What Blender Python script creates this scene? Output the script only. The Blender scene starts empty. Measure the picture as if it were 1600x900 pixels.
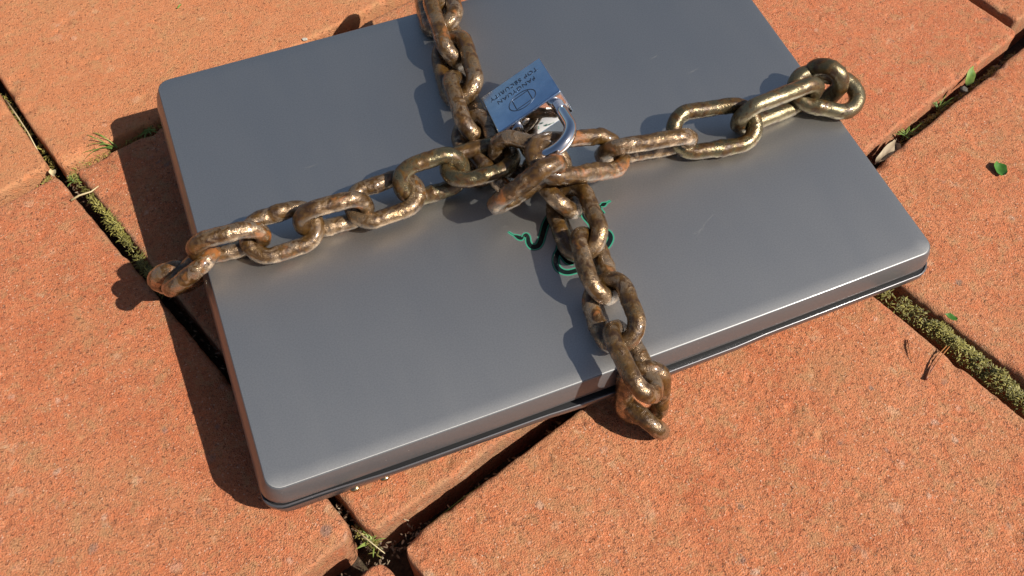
import bpy, bmesh, math, random
import numpy as np
from mathutils import Vector, Matrix, noise as mnoise

S = bpy.context.scene
COL = S.collection
random.seed(7)
MM = 0.001

# ---------------------------------------------------------------- measured tables (world millimetres)
CROSS_LINKS = [  # two end tips, width direction, outer width, wire, rust (mm)
    ((-21.8, 136.6, 39.0), (-14.2, 143.9, 6.0), (0.976, -0.035, 0.216), 28, 10, 0.65),
    ((-23.2, 127.1, 34.0), (9.5, 128.3, 54.0), (0.292, 0.799, -0.525), 28, 9, 0.6),
    ((-5.6, 128.9, 57.0), (36.9, 126.0, 57.0), (-0.009, -0.139, 0.990), 28.5, 8.8, 0.55),
    ((20.0, 126.6, 53.0), (64.0, 127.3, 53.0), (-0.015, 0.940, 0.342), 29, 8.8, 0.5),
    ((47.9, 126.0, 57.0), (90.7, 124.0, 57.0), (-0.002, -0.035, 0.999), 29, 8.8, 0.5),
    ((75.2, 126.8, 53.0), (119.2, 128.1, 54.0), (-0.030, 0.996, 0.087), 29, 8.8, 0.55),
    ((102.6, 129.5, 57.0), (145.0, 128.3, 60.0), (-0.053, 0.408, 0.911), 29, 8.8, 0.45),
    ((128.1, 128.1, 61.0), (171.6, 123.9, 64.0), (0.103, 0.985, -0.139), 29, 8.8, 0.45),
    ((156.9, 131.8, 65.0), (191.0, 100.3, 67.0), (0.146, 0.218, 0.965), 29, 8.8, 0.55),
    ((167.8, 105.5, 80.0), (228.1, 108.8, 57.0), (-0.006, 0.991, 0.130), 31, 9.0, 0.85),
    ((210.8, 112.6, 56.5), (268.0, 103.0, 56.5), (-0.062, -0.370, 0.927), 29, 9.0, 0.55),
    ((255.1, 113.3, 53.0), (309.7, 102.9, 53.5), (0.168, 0.898, 0.407), 32, 9.0, 0.35),
    ((291.3, 105.8, 57.0), (351.6, 110.3, 56.0), (0.025, -0.120, 0.992), 30, 9.2, 0.2),
    ((336.0, 121.2, 55.0), (375.3, 97.9, 50.0), (0.518, 0.815, 0.257), 30, 9.2, 0.1),
    ((361.3, 114.3, 68.0), (351.0, 121.3, 22.8), (0.562, -0.788, -0.251), 28, 10, 0.1),
]
LONG_LINKS = [  # two end tips, width direction, outer width, wire, rust (mm)
    ((180.4, 296.4, 43.0), (166.7, 230.0, 53.0), (0.900, -0.123, 0.418), 29, 10, 0.75),
    ((171.3, 257.8, 54.0), (164.8, 200.6, 54.0), (-0.584, 0.066, 0.809), 27.5, 9.6, 0.6),
    ((167.4, 226.5, 53.5), (159.9, 173.8, 53.5), (0.811, -0.115, 0.574), 29, 9.8, 0.6),
    ((161.6, 196.1, 54.0), (156.0, 145.2, 53.5), (-0.613, 0.059, 0.788), 27.5, 9.5, 0.65),
    ((159.0, 167.2, 53.0), (152.1, 120.3, 49.0), (0.823, -0.167, 0.543), 29, 9.2, 0.6),
    ((154.0, 149.1, 47.0), (160.6, 104.7, 53.0), (-0.481, 0.047, 0.875), 29, 9, 0.65),
    ((146.1, 99.0, 57.0), (182.5, 94.6, 89.0), (0.633, 0.392, -0.667), 28, 9.0, 0.95),
    ((177.9, 123.9, 54.0), (185.7, 80.3, 56.0), (-0.639, -0.080, 0.765), 29, 9, 0.55),
    ((187.3, 102.3, 55.0), (183.0, 54.6, 55.0), (0.785, -0.071, 0.616), 29.5, 9, 0.6),
    ((186.6, 72.3, 55.5), (179.4, 27.7, 55.5), (-0.686, 0.110, 0.719), 28, 9, 0.6),
    ((182.9, 44.2, 55.0), (178.0, 1.0, 55.0), (0.804, -0.091, 0.588), 29, 9, 0.6),
    ((177.9, 18.3, 55.0), (178.9, -27.0, 53.0), (-0.668, -0.047, 0.742), 28, 9, 0.55),
    ((184.2, -6.1, 52.0), (182.9, -19.3, 6.0), (0.918, -0.387, 0.085), 27, 9, 0.6),
    ((189.7, -34.1, 15.0), (176.4, -5.5, 13.0), (0.388, 0.116, -0.914), 27, 9, 0.55),
]
EMBLEM = {
    'snake_left': [(152.71, 91.75), (154.0, 89.58), (155.8, 87.42), (157.66, 85.44), (159.65, 86.42), (160.96, 86.58), (161.16, 84.83), (160.26, 81.52), (160.88, 78.64), (163.51, 77.9), (166.05, 79.64), (169.71, 84.57), (173.29, 89.28), (176.74, 92.39), (179.48, 93.4)],
    'loop_left': [(177.83, 76.78), (175.26, 74.12), (173.19, 71.29), (170.77, 68.95), (169.0, 65.73), (168.53, 61.72), (170.1, 58.88), (172.8, 57.33), (176.84, 56.93)],
    'loop_in': [(173.19, 71.29), (173.93, 67.74), (174.91, 63.46), (177.45, 62.16)],
    'snake_right': [(211.96, 90.51), (208.7, 89.87), (205.81, 89.37), (204.17, 89.02), (203.79, 86.88), (203.97, 84.05)],
    'right_loop': [(200.83, 74.01), (202.26, 71.44), (201.59, 68.35), (198.65, 65.49), (194.91, 63.62)],
    'mid_right': [(195.25, 89.44), (194.66, 85.88), (195.5, 82.15), (196.17, 77.82)],
}
SCRATCHES = [(261.13, 63.1, 253.88, 59.68), (253.88, 59.68, 250.42, 57.51), (246.85, 55.82, 252.85, 57.01), (242.72, 55.24, 247.49, 55.58), (249.45, 57.87, 245.98, 52.7), (244.33, 52.47, 244.22, 50.79), (150.79, 95.18, 153.92, 95.72), (210.08, 87.5, 214.06, 88.67), (214.06, 88.67, 215.1, 90.08), (361.84, 150.91, 371.9, 152.74), (215.62, 95.32, 217.65, 96.37), (290.96, 156.75, 302.95, 159.26), (274.71, 175.31, 285.16, 177.44), (62.24, 169.83, 72.56, 170.58), (80.1, 229.72, 82.31, 229.41)]
PAD_POS = (183.34, 154.44, 71.84); PAD_X = (0.900, 0.054, 0.432); PAD_Y = (-0.082, -0.954, 0.289); PAD_Z = (-0.428, 0.296, 0.854); PAD_DIM = (39.2, 36.3, 16.3)
CAM_POS = (0.04981, -0.14822, 0.44424); CAM_RIGHT = (0.92859, -0.37049, 0.02164); CAM_UP = (0.31268, 0.81246, 0.49208); CAM_BACK = (-0.19989, -0.45017, 0.87028); LENS = 31.765
LID_Z = 43.0            # lid height, mm
W, D = 360.0, 260.9     # lid, mm

# ---------------------------------------------------------------- camera, sky, sun, exposure
cam = bpy.data.cameras.new("camera")
cam.lens, cam.sensor_width = LENS, 36.0
cam.clip_start, cam.clip_end = 0.01, 100.0
camera = bpy.data.objects.new("camera", cam)
COL.objects.link(camera)
M = Matrix((CAM_RIGHT, CAM_UP, CAM_BACK)).transposed().to_4x4()
M.translation = CAM_POS
camera.matrix_world = M
S.camera = camera

SUN_DIR = Vector((0.70, -0.66, 1.0)).normalized()
SUN_EL = math.asin(SUN_DIR.z)
SUN_AZ = math.atan2(SUN_DIR.x, SUN_DIR.y)
world = bpy.data.worlds.new("World")
S.world = world
world.use_nodes = True
wn = world.node_tree.nodes
sky = wn.new('ShaderNodeTexSky')
sky.sky_type = 'NISHITA'
sky.sun_disc = False
sky.sun_elevation = SUN_EL
sky.sun_rotation = SUN_AZ
sky.air_density, sky.dust_density, sky.ozone_density = 1.0, 2.0, 0.5
world.node_tree.links.new(sky.outputs[0], wn['Background'].inputs[0])
wn['Background'].inputs[1].default_value = 0.05

sun = bpy.data.lights.new("sun", 'SUN')
sun.energy = 5.0
sun.angle = math.radians(0.53)
sun.color = (1.0, 0.95, 0.86)
sun_o = bpy.data.objects.new("sun", sun)
COL.objects.link(sun_o)
sun_o.rotation_euler = SUN_DIR.to_track_quat('Z', 'Y').to_euler()
sun_o.location = SUN_DIR * 3

S.view_settings.view_transform = 'Standard'
S.view_settings.look = 'None'
S.view_settings.gamma = 1.0
S.view_settings.use_curve_mapping = False
S.view_settings.exposure = 0.45

# ---------------------------------------------------------------- helpers
def tag(o, label=None, cat=None, group=None, kind=None):
    if label: o['label'] = label
    if cat: o['category'] = cat
    if group: o['group'] = group
    if kind: o['kind'] = kind
    return o

def link(name, mesh, parent=None, mats=()):
    o = bpy.data.objects.new(name, mesh)
    COL.objects.link(o)
    if parent: o.parent = parent
    if mesh is not None:
        for m in mats:
            mesh.materials.append(m)
    return o

def mesh_from(name, verts, faces, smooth=True):
    me = bpy.data.meshes.new(name)
    me.from_pydata([tuple(v) for v in verts], [], faces)
    me.update()
    if smooth:
        me.shade_smooth()
    return me

def grid_mesh(name, co, quads):
    me = bpy.data.meshes.new(name)
    me.vertices.add(len(co))
    me.vertices.foreach_set('co', np.ascontiguousarray(co, dtype=np.float32).ravel())
    n = len(quads)
    me.loops.add(n*4)
    me.loops.foreach_set('vertex_index', np.ascontiguousarray(quads, dtype=np.int32).ravel())
    me.polygons.add(n)
    me.polygons.foreach_set('loop_start', np.arange(0, n*4, 4, dtype=np.int32))
    me.polygons.foreach_set('loop_total', np.full(n, 4, dtype=np.int32))
    me.update(calc_edges=True)
    me.shade_smooth()
    return me

class NT:
    """small node-tree builder"""
    def __init__(self, name):
        self.m = bpy.data.materials.new(name)
        self.m.use_nodes = True
        self.t = self.m.node_tree
        self.b = self.t.nodes['Principled BSDF']
    def n(self, typ, **kw):
        nd = self.t.nodes.new(typ)
        for k, v in kw.items():
            setattr(nd, k, v)
        return nd
    def l(self, a, b):
        self.t.links.new(a, b)
    def noise(self, scale, detail=4, rough=0.55, vec=None, dist=0.0):
        nd = self.n('ShaderNodeTexNoise')
        nd.inputs['Scale'].default_value = scale
        nd.inputs['Detail'].default_value = detail
        nd.inputs['Roughness'].default_value = rough
        nd.inputs['Distortion'].default_value = dist
        self.l(vec if vec is not None else self.obj(), nd.inputs['Vector'])
        return nd.outputs['Fac']
    def voronoi(self, scale, feature='F1', out='Distance', rnd=1.0):
        nd = self.n('ShaderNodeTexVoronoi', feature=feature)
        nd.inputs['Scale'].default_value = scale
        nd.inputs['Randomness'].default_value = rnd
        self.l(self.obj(), nd.inputs['Vector'])
        return nd.outputs[out]
    def obj(self):
        if not hasattr(self, '_tc'):
            self._tc = self.n('ShaderNodeTexCoord')
        return self._tc.outputs['Object']
    def ramp(self, fac, stops):
        nd = self.n('ShaderNodeValToRGB')
        e = nd.color_ramp.elements
        while len(e) < len(stops): e.new(0.5)
        for el, (p, c) in zip(e, stops):
            el.position = p
            el.color = (c, c, c, 1) if isinstance(c, (int, float)) else (*c, 1)
        self.l(fac, nd.inputs[0])
        return nd.outputs[0]
    def mix(self, fac, a, b, mode='MIX'):
        nd = self.n('ShaderNodeMix', data_type='RGBA', blend_type=mode)
        for sock, val in ((nd.inputs[0], fac), (nd.inputs[6], a), (nd.inputs[7], b)):
            if isinstance(val, (int, float)): sock.default_value = val if sock == nd.inputs[0] else (val,)*3 + (1,)
            elif isinstance(val, tuple): sock.default_value = (*val, 1)
            else: self.l(val, sock)
        return nd.outputs[2]
    def math(self, op, a, b=0.0, clamp=False):
        nd = self.n('ShaderNodeMath', operation=op, use_clamp=clamp)
        for sock, val in ((nd.inputs[0], a), (nd.inputs[1], b)):
            if isinstance(val, (int, float)): sock.default_value = val
            else: self.l(val, sock)
        return nd.outputs[0]
    def attr(self, name):
        nd = self.n('ShaderNodeAttribute', attribute_name=name)
        return nd.outputs['Fac']
    def bump(self, height, strength, dist, normal=None):
        nd = self.n('ShaderNodeBump')
        nd.inputs['Strength'].default_value = strength
        nd.inputs['Distance'].default_value = dist
        self.l(height, nd.inputs['Height'])
        if normal is not None: self.l(normal, nd.inputs['Normal'])
        return nd.outputs['Normal']
    def set(self, **kw):
        for k, v in kw.items():
            s = self.b.inputs[k.replace('_', ' ')]
            if isinstance(v, (int, float)): s.default_value = v
            elif isinstance(v, tuple): s.default_value = (*v, 1) if len(v) == 3 else v
            else: self.l(v, s)
        return self.m

# ---------------------------------------------------------------- materials
def make_paver_mat(name, warm):
    t = NT(name)
    big = t.noise(9, 5, 0.6)
    mid = t.noise(55, 5, 0.65)
    fine = t.noise(420, 4, 0.7)
    c = t.mix(t.ramp(mid, [(0.32, 0.0), (0.7, 1.0)]), (0.415, 0.114, 0.040), (0.56, 0.198, 0.083))
    c = t.mix(t.ramp(big, [(0.42, 0.0), (0.72, 0.55)]), c, (0.53, 0.230, 0.105))
    c = t.mix(t.ramp(fine, [(0.30, 1.0), (0.47, 0.0)]), c, (0.22, 0.085, 0.05))
    c = t.mix(t.ramp(fine, [(0.58, 0.0), (0.75, 0.8)]), c, (0.66, 0.34, 0.21))
    # sand grains of several colours pressed into the clay
    vd = t.voronoi(760)
    vc = t.voronoi(760, out='Color')
    sep = t.n('ShaderNodeSeparateColor'); t.l(vc, sep.inputs[0])
    grain = t.math('LESS_THAN', vd, 0.36)
    pale = t.math('MULTIPLY', grain, t.ramp(sep.outputs[0], [(0.86, 0.0), (1.0, 0.75)]))
    dark = t.math('MULTIPLY', grain, t.ramp(sep.outputs[1], [(0.80, 0.0), (1.0, 0.75)]))
    red = t.math('MULTIPLY', grain, t.ramp(sep.outputs[2], [(0.75, 0.0), (1.0, 0.6)]))
    c = t.mix(red, c, (0.52, 0.11, 0.045))
    c = t.mix(dark, c, (0.16, 0.085, 0.06))
    c = t.mix(pale, c, (0.70, 0.50, 0.36))
    speck = t.noise(1150, 2, 0.6)
    c = t.mix(t.ramp(speck, [(0.30, 0.75), (0.42, 0.0)]), c, (0.20, 0.075, 0.045))
    c = t.mix(t.ramp(speck, [(0.60, 0.0), (0.72, 0.65)]), c, (0.70, 0.36, 0.22))
    # larger inclusions carried by the mesh
    c = t.mix(t.attr('pale_stone'), c, (0.62, 0.46, 0.35))
    c = t.mix(t.attr('dark_stone'), c, (0.19, 0.15, 0.125))
    c = t.mix(t.math('MULTIPLY', t.attr('edge_dirt'), t.ramp(mid, [(0.35, 0.25), (0.65, 1.0)])), c, (0.29, 0.17, 0.095))
    oi = t.n('ShaderNodeObjectInfo')
    c = t.mix(t.math('MULTIPLY', oi.outputs['Random'], 0.5), c, (0.50, 0.145, 0.07))
    stain = t.noise(22, 6, 0.7, None, 0.8)
    c = t.mix(t.ramp(stain, [(0.52, 0.0), (0.72, 0.55)]), c, (0.38, 0.205, 0.095))
    mott = t.noise(130, 4, 0.6, None, 0.6)
    c = t.mix(t.ramp(mott, [(0.52, 0.0), (0.66, 0.50)]), c, (0.40, 0.225, 0.105))
    c = t.mix(t.ramp(mott, [(0.30, 0.45), (0.44, 0.0)]), c, (0.60, 0.155, 0.055))
    patch = t.noise(70, 3, 0.5, None, 0.3)
    c = t.mix(t.ramp(patch, [(0.66, 0.0), (0.72, 0.35)]), c, (0.60, 0.40, 0.25))
    c = t.mix(t.ramp(stain, [(0.25, 0.35), (0.42, 0.0)]), c, (0.60, 0.30, 0.165))
    c = t.mix(warm, c, (0.59, 0.29, 0.118))
    pitn = t.noise(600, 3, 0.62, None, 0.5)
    pits = t.ramp(pitn, [(0.33, 1.0), (0.39, 0.0)])
    c = t.mix(t.math('MULTIPLY', pits, 0.6), c, (0.17, 0.06, 0.03))
    hgt = t.math('ADD', t.math('MULTIPLY', t.noise(1700, 2, 0.7), 0.45), t.math('MULTIPLY', fine, 0.5))
    hgt = t.math('ADD', hgt, t.math('MULTIPLY', speck, 0.9))
    hgt = t.math('SUBTRACT', hgt, t.math('MULTIPLY', pits, 0.7))
    nrm = t.bump(hgt, 0.95, 0.0012)
    return t.set(Base_Color=c, Roughness=t.ramp(fine, [(0.3, 0.95), (0.75, 0.62)]), Normal=nrm, Specular_IOR_Level=0.35)
PAVER = make_paver_mat("clay_paver", 0.0)
PAVER_WARM = make_paver_mat("clay_paver_warm", 0.28)

def make_soil():
    t = NT("joint_soil")
    a = t.noise(300, 6, 0.7); b = t.noise(60, 4, 0.6)
    c = t.mix(t.ramp(a, [(0.35, 0.0), (0.7, 1.0)]), (0.030, 0.020, 0.012), (0.11, 0.068, 0.040))
    c = t.mix(t.ramp(b, [(0.5, 0.0), (0.7, 0.7)]), c, (0.07, 0.06, 0.02))
    return t.set(Base_Color=c, Roughness=0.95, Normal=t.bump(a, 1.0, 0.003))
SOIL = make_soil()

def make_lid(name, base, rough, metallic, grain=True):
    t = NT(name)
    f = t.noise(1250, 2, 0.6); g = t.noise(14, 5, 0.6)
    mp = t.n('ShaderNodeMapping'); t.l(t.obj(), mp.inputs['Vector'])
    mp.inputs['Scale'].default_value = (1.0, 0.15, 1.0)
    smear = t.noise(60, 5, 0.65, mp.outputs[0], 0.6)
    c = t.mix(t.ramp(f, [(0.35, 0.0), (0.65, 1.0)]), tuple(x*0.94 for x in base), tuple(min(1, x*1.06) for x in base))
    dust = t.math('MULTIPLY', t.math('LESS_THAN', t.voronoi(260), 0.055), t.ramp(t.noise(25, 3), [(0.48, 0.0), (0.62, 1.0)]))
    c = t.mix(dust, c, (0.42, 0.40, 0.37))
    r = t.math('ADD', rough - 0.06, t.math('MULTIPLY', t.math('ADD', g, smear), 0.06))
    t.set(Base_Color=c, Metallic=metallic, Roughness=r, Specular_IOR_Level=0.5)
    t.b.inputs['Coat Weight'].default_value = 0.3
    t.b.inputs['Coat Roughness'].default_value = 0.14
    if grain:
        t.set(Normal=t.bump(f, 0.06, 0.0004))
    return t.m
LID = make_lid("brushed_gunmetal", (0.635, 0.615, 0.585), 0.61, 1.0, False)
_t = LID.node_tree                     # satin brushed front to back: the gloss spreads sideways
_b = _t.nodes['Principled BSDF']
_b.inputs['Anisotropic'].default_value = 0.70
_b.inputs['Coat Weight'].default_value = 0.0
_cx = _t.nodes.new('ShaderNodeCombineXYZ'); _cx.inputs[0].default_value = 1.0
_vt = _t.nodes.new('ShaderNodeVectorTransform'); _vt.vector_type = 'VECTOR'; _vt.convert_from = 'OBJECT'; _vt.convert_to = 'WORLD'
_t.links.new(_cx.outputs[0], _vt.inputs[0]); _t.links.new(_vt.outputs[0], _b.inputs['Tangent'])
RIM = make_lid("gunmetal_rim_dimmed", (0.115, 0.118, 0.124), 0.40, 0.35)  # same paint as the lid, darkened on its sides to dull reflected brick light
BASE = make_lid("gunmetal_base", (0.11, 0.105, 0.11), 0.38, 0.6)
BLACK = NT("black_plastic").set(Base_Color=(0.012, 0.012, 0.013), Roughness=0.4)
SCRATCH = NT("bare_scratch").set(Base_Color=(0.24, 0.24, 0.24), Roughness=0.5, Metallic=0.3)
EMB_GREEN = NT("emblem_green").set(Base_Color=(0.035, 0.225, 0.14), Roughness=0.35)
EMB_PALE = NT("emblem_rim").set(Base_Color=(0.17, 0.165, 0.175), Roughness=0.45, Metallic=0.4)
EMB_BLACK = NT("emblem_black").set(Base_Color=(0.006, 0.010, 0.010), Roughness=0.22)
STUD = NT("brass_stud").set(Base_Color=(0.55, 0.42, 0.22), Roughness=0.22, Metallic=1.0)

def make_chain_mat(name, rust):
    t = NT(name)
    oi = t.n('ShaderNodeObjectInfo')
    off = t.n('ShaderNodeVectorMath', operation='MULTIPLY_ADD')
    t.l(t.obj(), off.inputs[0]); off.inputs[1].default_value = (1, 1, 1)
    cmb = t.n('ShaderNodeCombineXYZ'); t.l(oi.outputs['Random'], cmb.inputs[0]); t.l(oi.outputs['Random'], cmb.inputs[1])
    t.l(cmb.outputs[0], off.inputs[2])
    v = off.outputs[0]
    patch = t.noise(150, 4, 0.58, v, 0.6)
    pit = t.noise(640, 4, 0.75, v)
    tone = t.noise(40, 3, 0.5, v)
    streak = t.noise(200, 4, 0.62, v, 1.0)
    worn = t.mix(t.ramp(tone, [(0.35, 0.0), (0.65, 1.0)]), (0.24, 0.150, 0.070), (0.42, 0.30, 0.20))
    if rust < 0.4:
        worn = t.mix(t.ramp(tone, [(0.35, 0.0), (0.65, 1.0)]), (0.12, 0.097, 0.050), (0.20, 0.168, 0.10))
    film = t.mix(t.ramp(streak, [(0.4, 0.0), (0.62, 1.0)]), (0.110, 0.055, 0.012), (0.042, 0.019, 0.006))
    orange = (0.23, 0.075, 0.011)
    lo = 0.555 - rust*0.17
    m1 = t.math('ADD', t.math('MULTIPLY', patch, 0.80), t.math('MULTIPLY', streak, 0.20))
    m_rust = t.ramp(m1, [(lo - 0.05, 0.0), (lo + 0.05, 1.0)])
    m_or = t.ramp(t.math('ADD', t.math('MULTIPLY', tone, 0.55), t.math('MULTIPLY', patch, 0.45)), [(0.66 - rust*0.14, 0.0), (0.72 - rust*0.12, 1.0)])
    c = t.mix(m_rust, worn, film)
    c = t.mix(m_or, c, orange)
    m_pit = t.ramp(pit, [(0.36, 1.0), (0.44, 0.0)])
    c = t.mix(t.math('MULTIPLY', m_pit, 0.6), c, (0.06, 0.03, 0.012))
    rough = t.math('ADD', 0.30 if rust < 0.3 else 0.21, t.math('MULTIPLY', m_rust, 0.10))
    rough = t.math('ADD', rough, t.math('MULTIPLY', m_or, 0.25))
    rough = t.math('ADD', rough, t.math('MULTIPLY', m_pit, 0.2))
    metal = t.math('SUBTRACT', 0.80, t.math('MULTIPLY', m_rust, 0.52))
    metal = t.math('SUBTRACT', metal, t.math('MULTIPLY', m_or, 0.45), True)
    hgt = t.math('ADD', t.math('MULTIPLY', pit, 0.7), t.math('MULTIPLY', patch, 0.6))
    hgt = t.math('ADD', hgt, t.math('MULTIPLY', streak, 0.5))
    t.b.inputs['Coat Weight'].default_value = 0.3 if rust < 0.4 else 0.6
    t.b.inputs['Coat Roughness'].default_value = 0.11
    return t.set(Base_Color=c, Roughness=rough, Metallic=metal, Normal=t.bump(hgt, 0.32 if rust < 0.4 else 0.46, 0.0013))
CHAIN_MATS = {r: make_chain_mat(f"rusted_steel_{i}", r) for i, r in enumerate((0.1, 0.35, 0.55, 0.95))}
def chain_mat(r):
    return CHAIN_MATS[min(CHAIN_MATS, key=lambda k: abs(k - r))]

CHROME = NT("polished_chrome").set(Base_Color=(0.78, 0.78, 0.80), Roughness=0.06, Metallic=1.0)
def make_steel():
    t = NT("brushed_steel_sky_tint")
    mp = t.n('ShaderNodeMapping'); t.l(t.obj(), mp.inputs['Vector'])
    mp.inputs['Scale'].default_value = (0.06, 1.0, 1.0)
    f = t.noise(1800, 3, 0.6, mp.outputs[0]); g = t.noise(120, 4, 0.6)
    c = t.mix(t.ramp(g, [(0.35, 0.0), (0.7, 1.0)]), (0.40, 0.55, 0.76), (0.52, 0.68, 0.90))  # blue of the reflected sky put into the steel's base colour
    r = t.math('ADD', 0.16, t.math('MULTIPLY', f, 0.16))
    return t.set(Base_Color=c, Roughness=r, Metallic=1.0, Normal=t.bump(f, 0.12, 0.0003))
STEEL = make_steel()
ENGRAVE_SHADE = NT("stamping_shade").set(Base_Color=(0.07, 0.09, 0.13), Roughness=0.4, Metallic=0.8)  # dark colour in place of the shade inside stamped letters

def leafy(name, a, b, rough=0.55, trans=0.0):
    t = NT(name)
    oi = t.attr('tint')
    c = t.mix(oi, a, b)
    return t.set(Base_Color=c, Roughness=rough)
MOSS = leafy("moss", (0.060, 0.055, 0.010), (0.36, 0.31, 0.075))
GRASS = leafy("grass_blade", (0.05, 0.12, 0.015), (0.20, 0.26, 0.05))
LEAF = leafy("green_leaf", (0.035, 0.11, 0.015), (0.07, 0.20, 0.03), 0.4)
STRAW = leafy("dry_straw", (0.35, 0.26, 0.13), (0.55, 0.46, 0.27))
NEEDLE = leafy("brown_needle", (0.14, 0.035, 0.02), (0.42, 0.17, 0.05), 0.45)
DRYLEAF = leafy("dead_leaf", (0.085, 0.045, 0.022), (0.45, 0.36, 0.24), 0.7)
STONE = leafy("small_stone", (0.06, 0.05, 0.04), (0.40, 0.36, 0.30), 0.8)

# ---------------------------------------------------------------- ground and paving
GROUND_A, GROUND_TILT = 3.0, math.atan(-0.018/0.261)   # the chain under it props the laptop up at the back
paving_rot = (GROUND_TILT, 0, 0)

def vnoise(x, y, wl, seed):
    """value noise of wavelength wl (mm) at float arrays x, y"""
    r = np.random.default_rng(seed)
    T = r.random((128, 128))
    u, v = x/wl + 1000.3, y/wl + 1000.7
    i, j = np.floor(u).astype(int), np.floor(v).astype(int)
    fu, fv = u - i, v - j
    fu, fv = fu*fu*(3 - 2*fu), fv*fv*(3 - 2*fv)
    a, b = T[i % 128, j % 128], T[(i+1) % 128, j % 128]
    c, d = T[i % 128, (j+1) % 128], T[(i+1) % 128, (j+1) % 128]
    return (a*(1-fu) + b*fu)*(1-fv) + (c*(1-fu) + d*fu)*fv - 0.5

soil = bpy.data.meshes.new("ground")
n = 120
g = np.linspace(-1, 1, n)
g = np.sign(g)*np.abs(g)**2.2*6000
gx, gy = np.meshgrid(g + 150, g + 100)
gz = -34 + 5*vnoise(gx, gy, 40, 5) + 3*vnoise(gx, gy, 12, 6)
co = np.stack([gx, gy, gz], -1).reshape(-1, 3)*MM
idx = np.arange(n*n).reshape(n, n)
q = np.stack([idx[:-1, :-1], idx[:-1, 1:], idx[1:, 1:], idx[1:, :-1]], -1).reshape(-1, 4)
ground = link("ground", grid_mesh("ground", co, q), None, (SOIL,))
tag(ground, kind='structure')
ground.location = (0, 0, GROUND_A*MM)
ground.rotation_euler = paving_rot

paving = bpy.data.objects.new("paving", None)
COL.objects.link(paving)
tag(paving, kind='structure')
paving.location = (0, 0, GROUND_A*MM)
paving.rotation_euler = paving_rot

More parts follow.
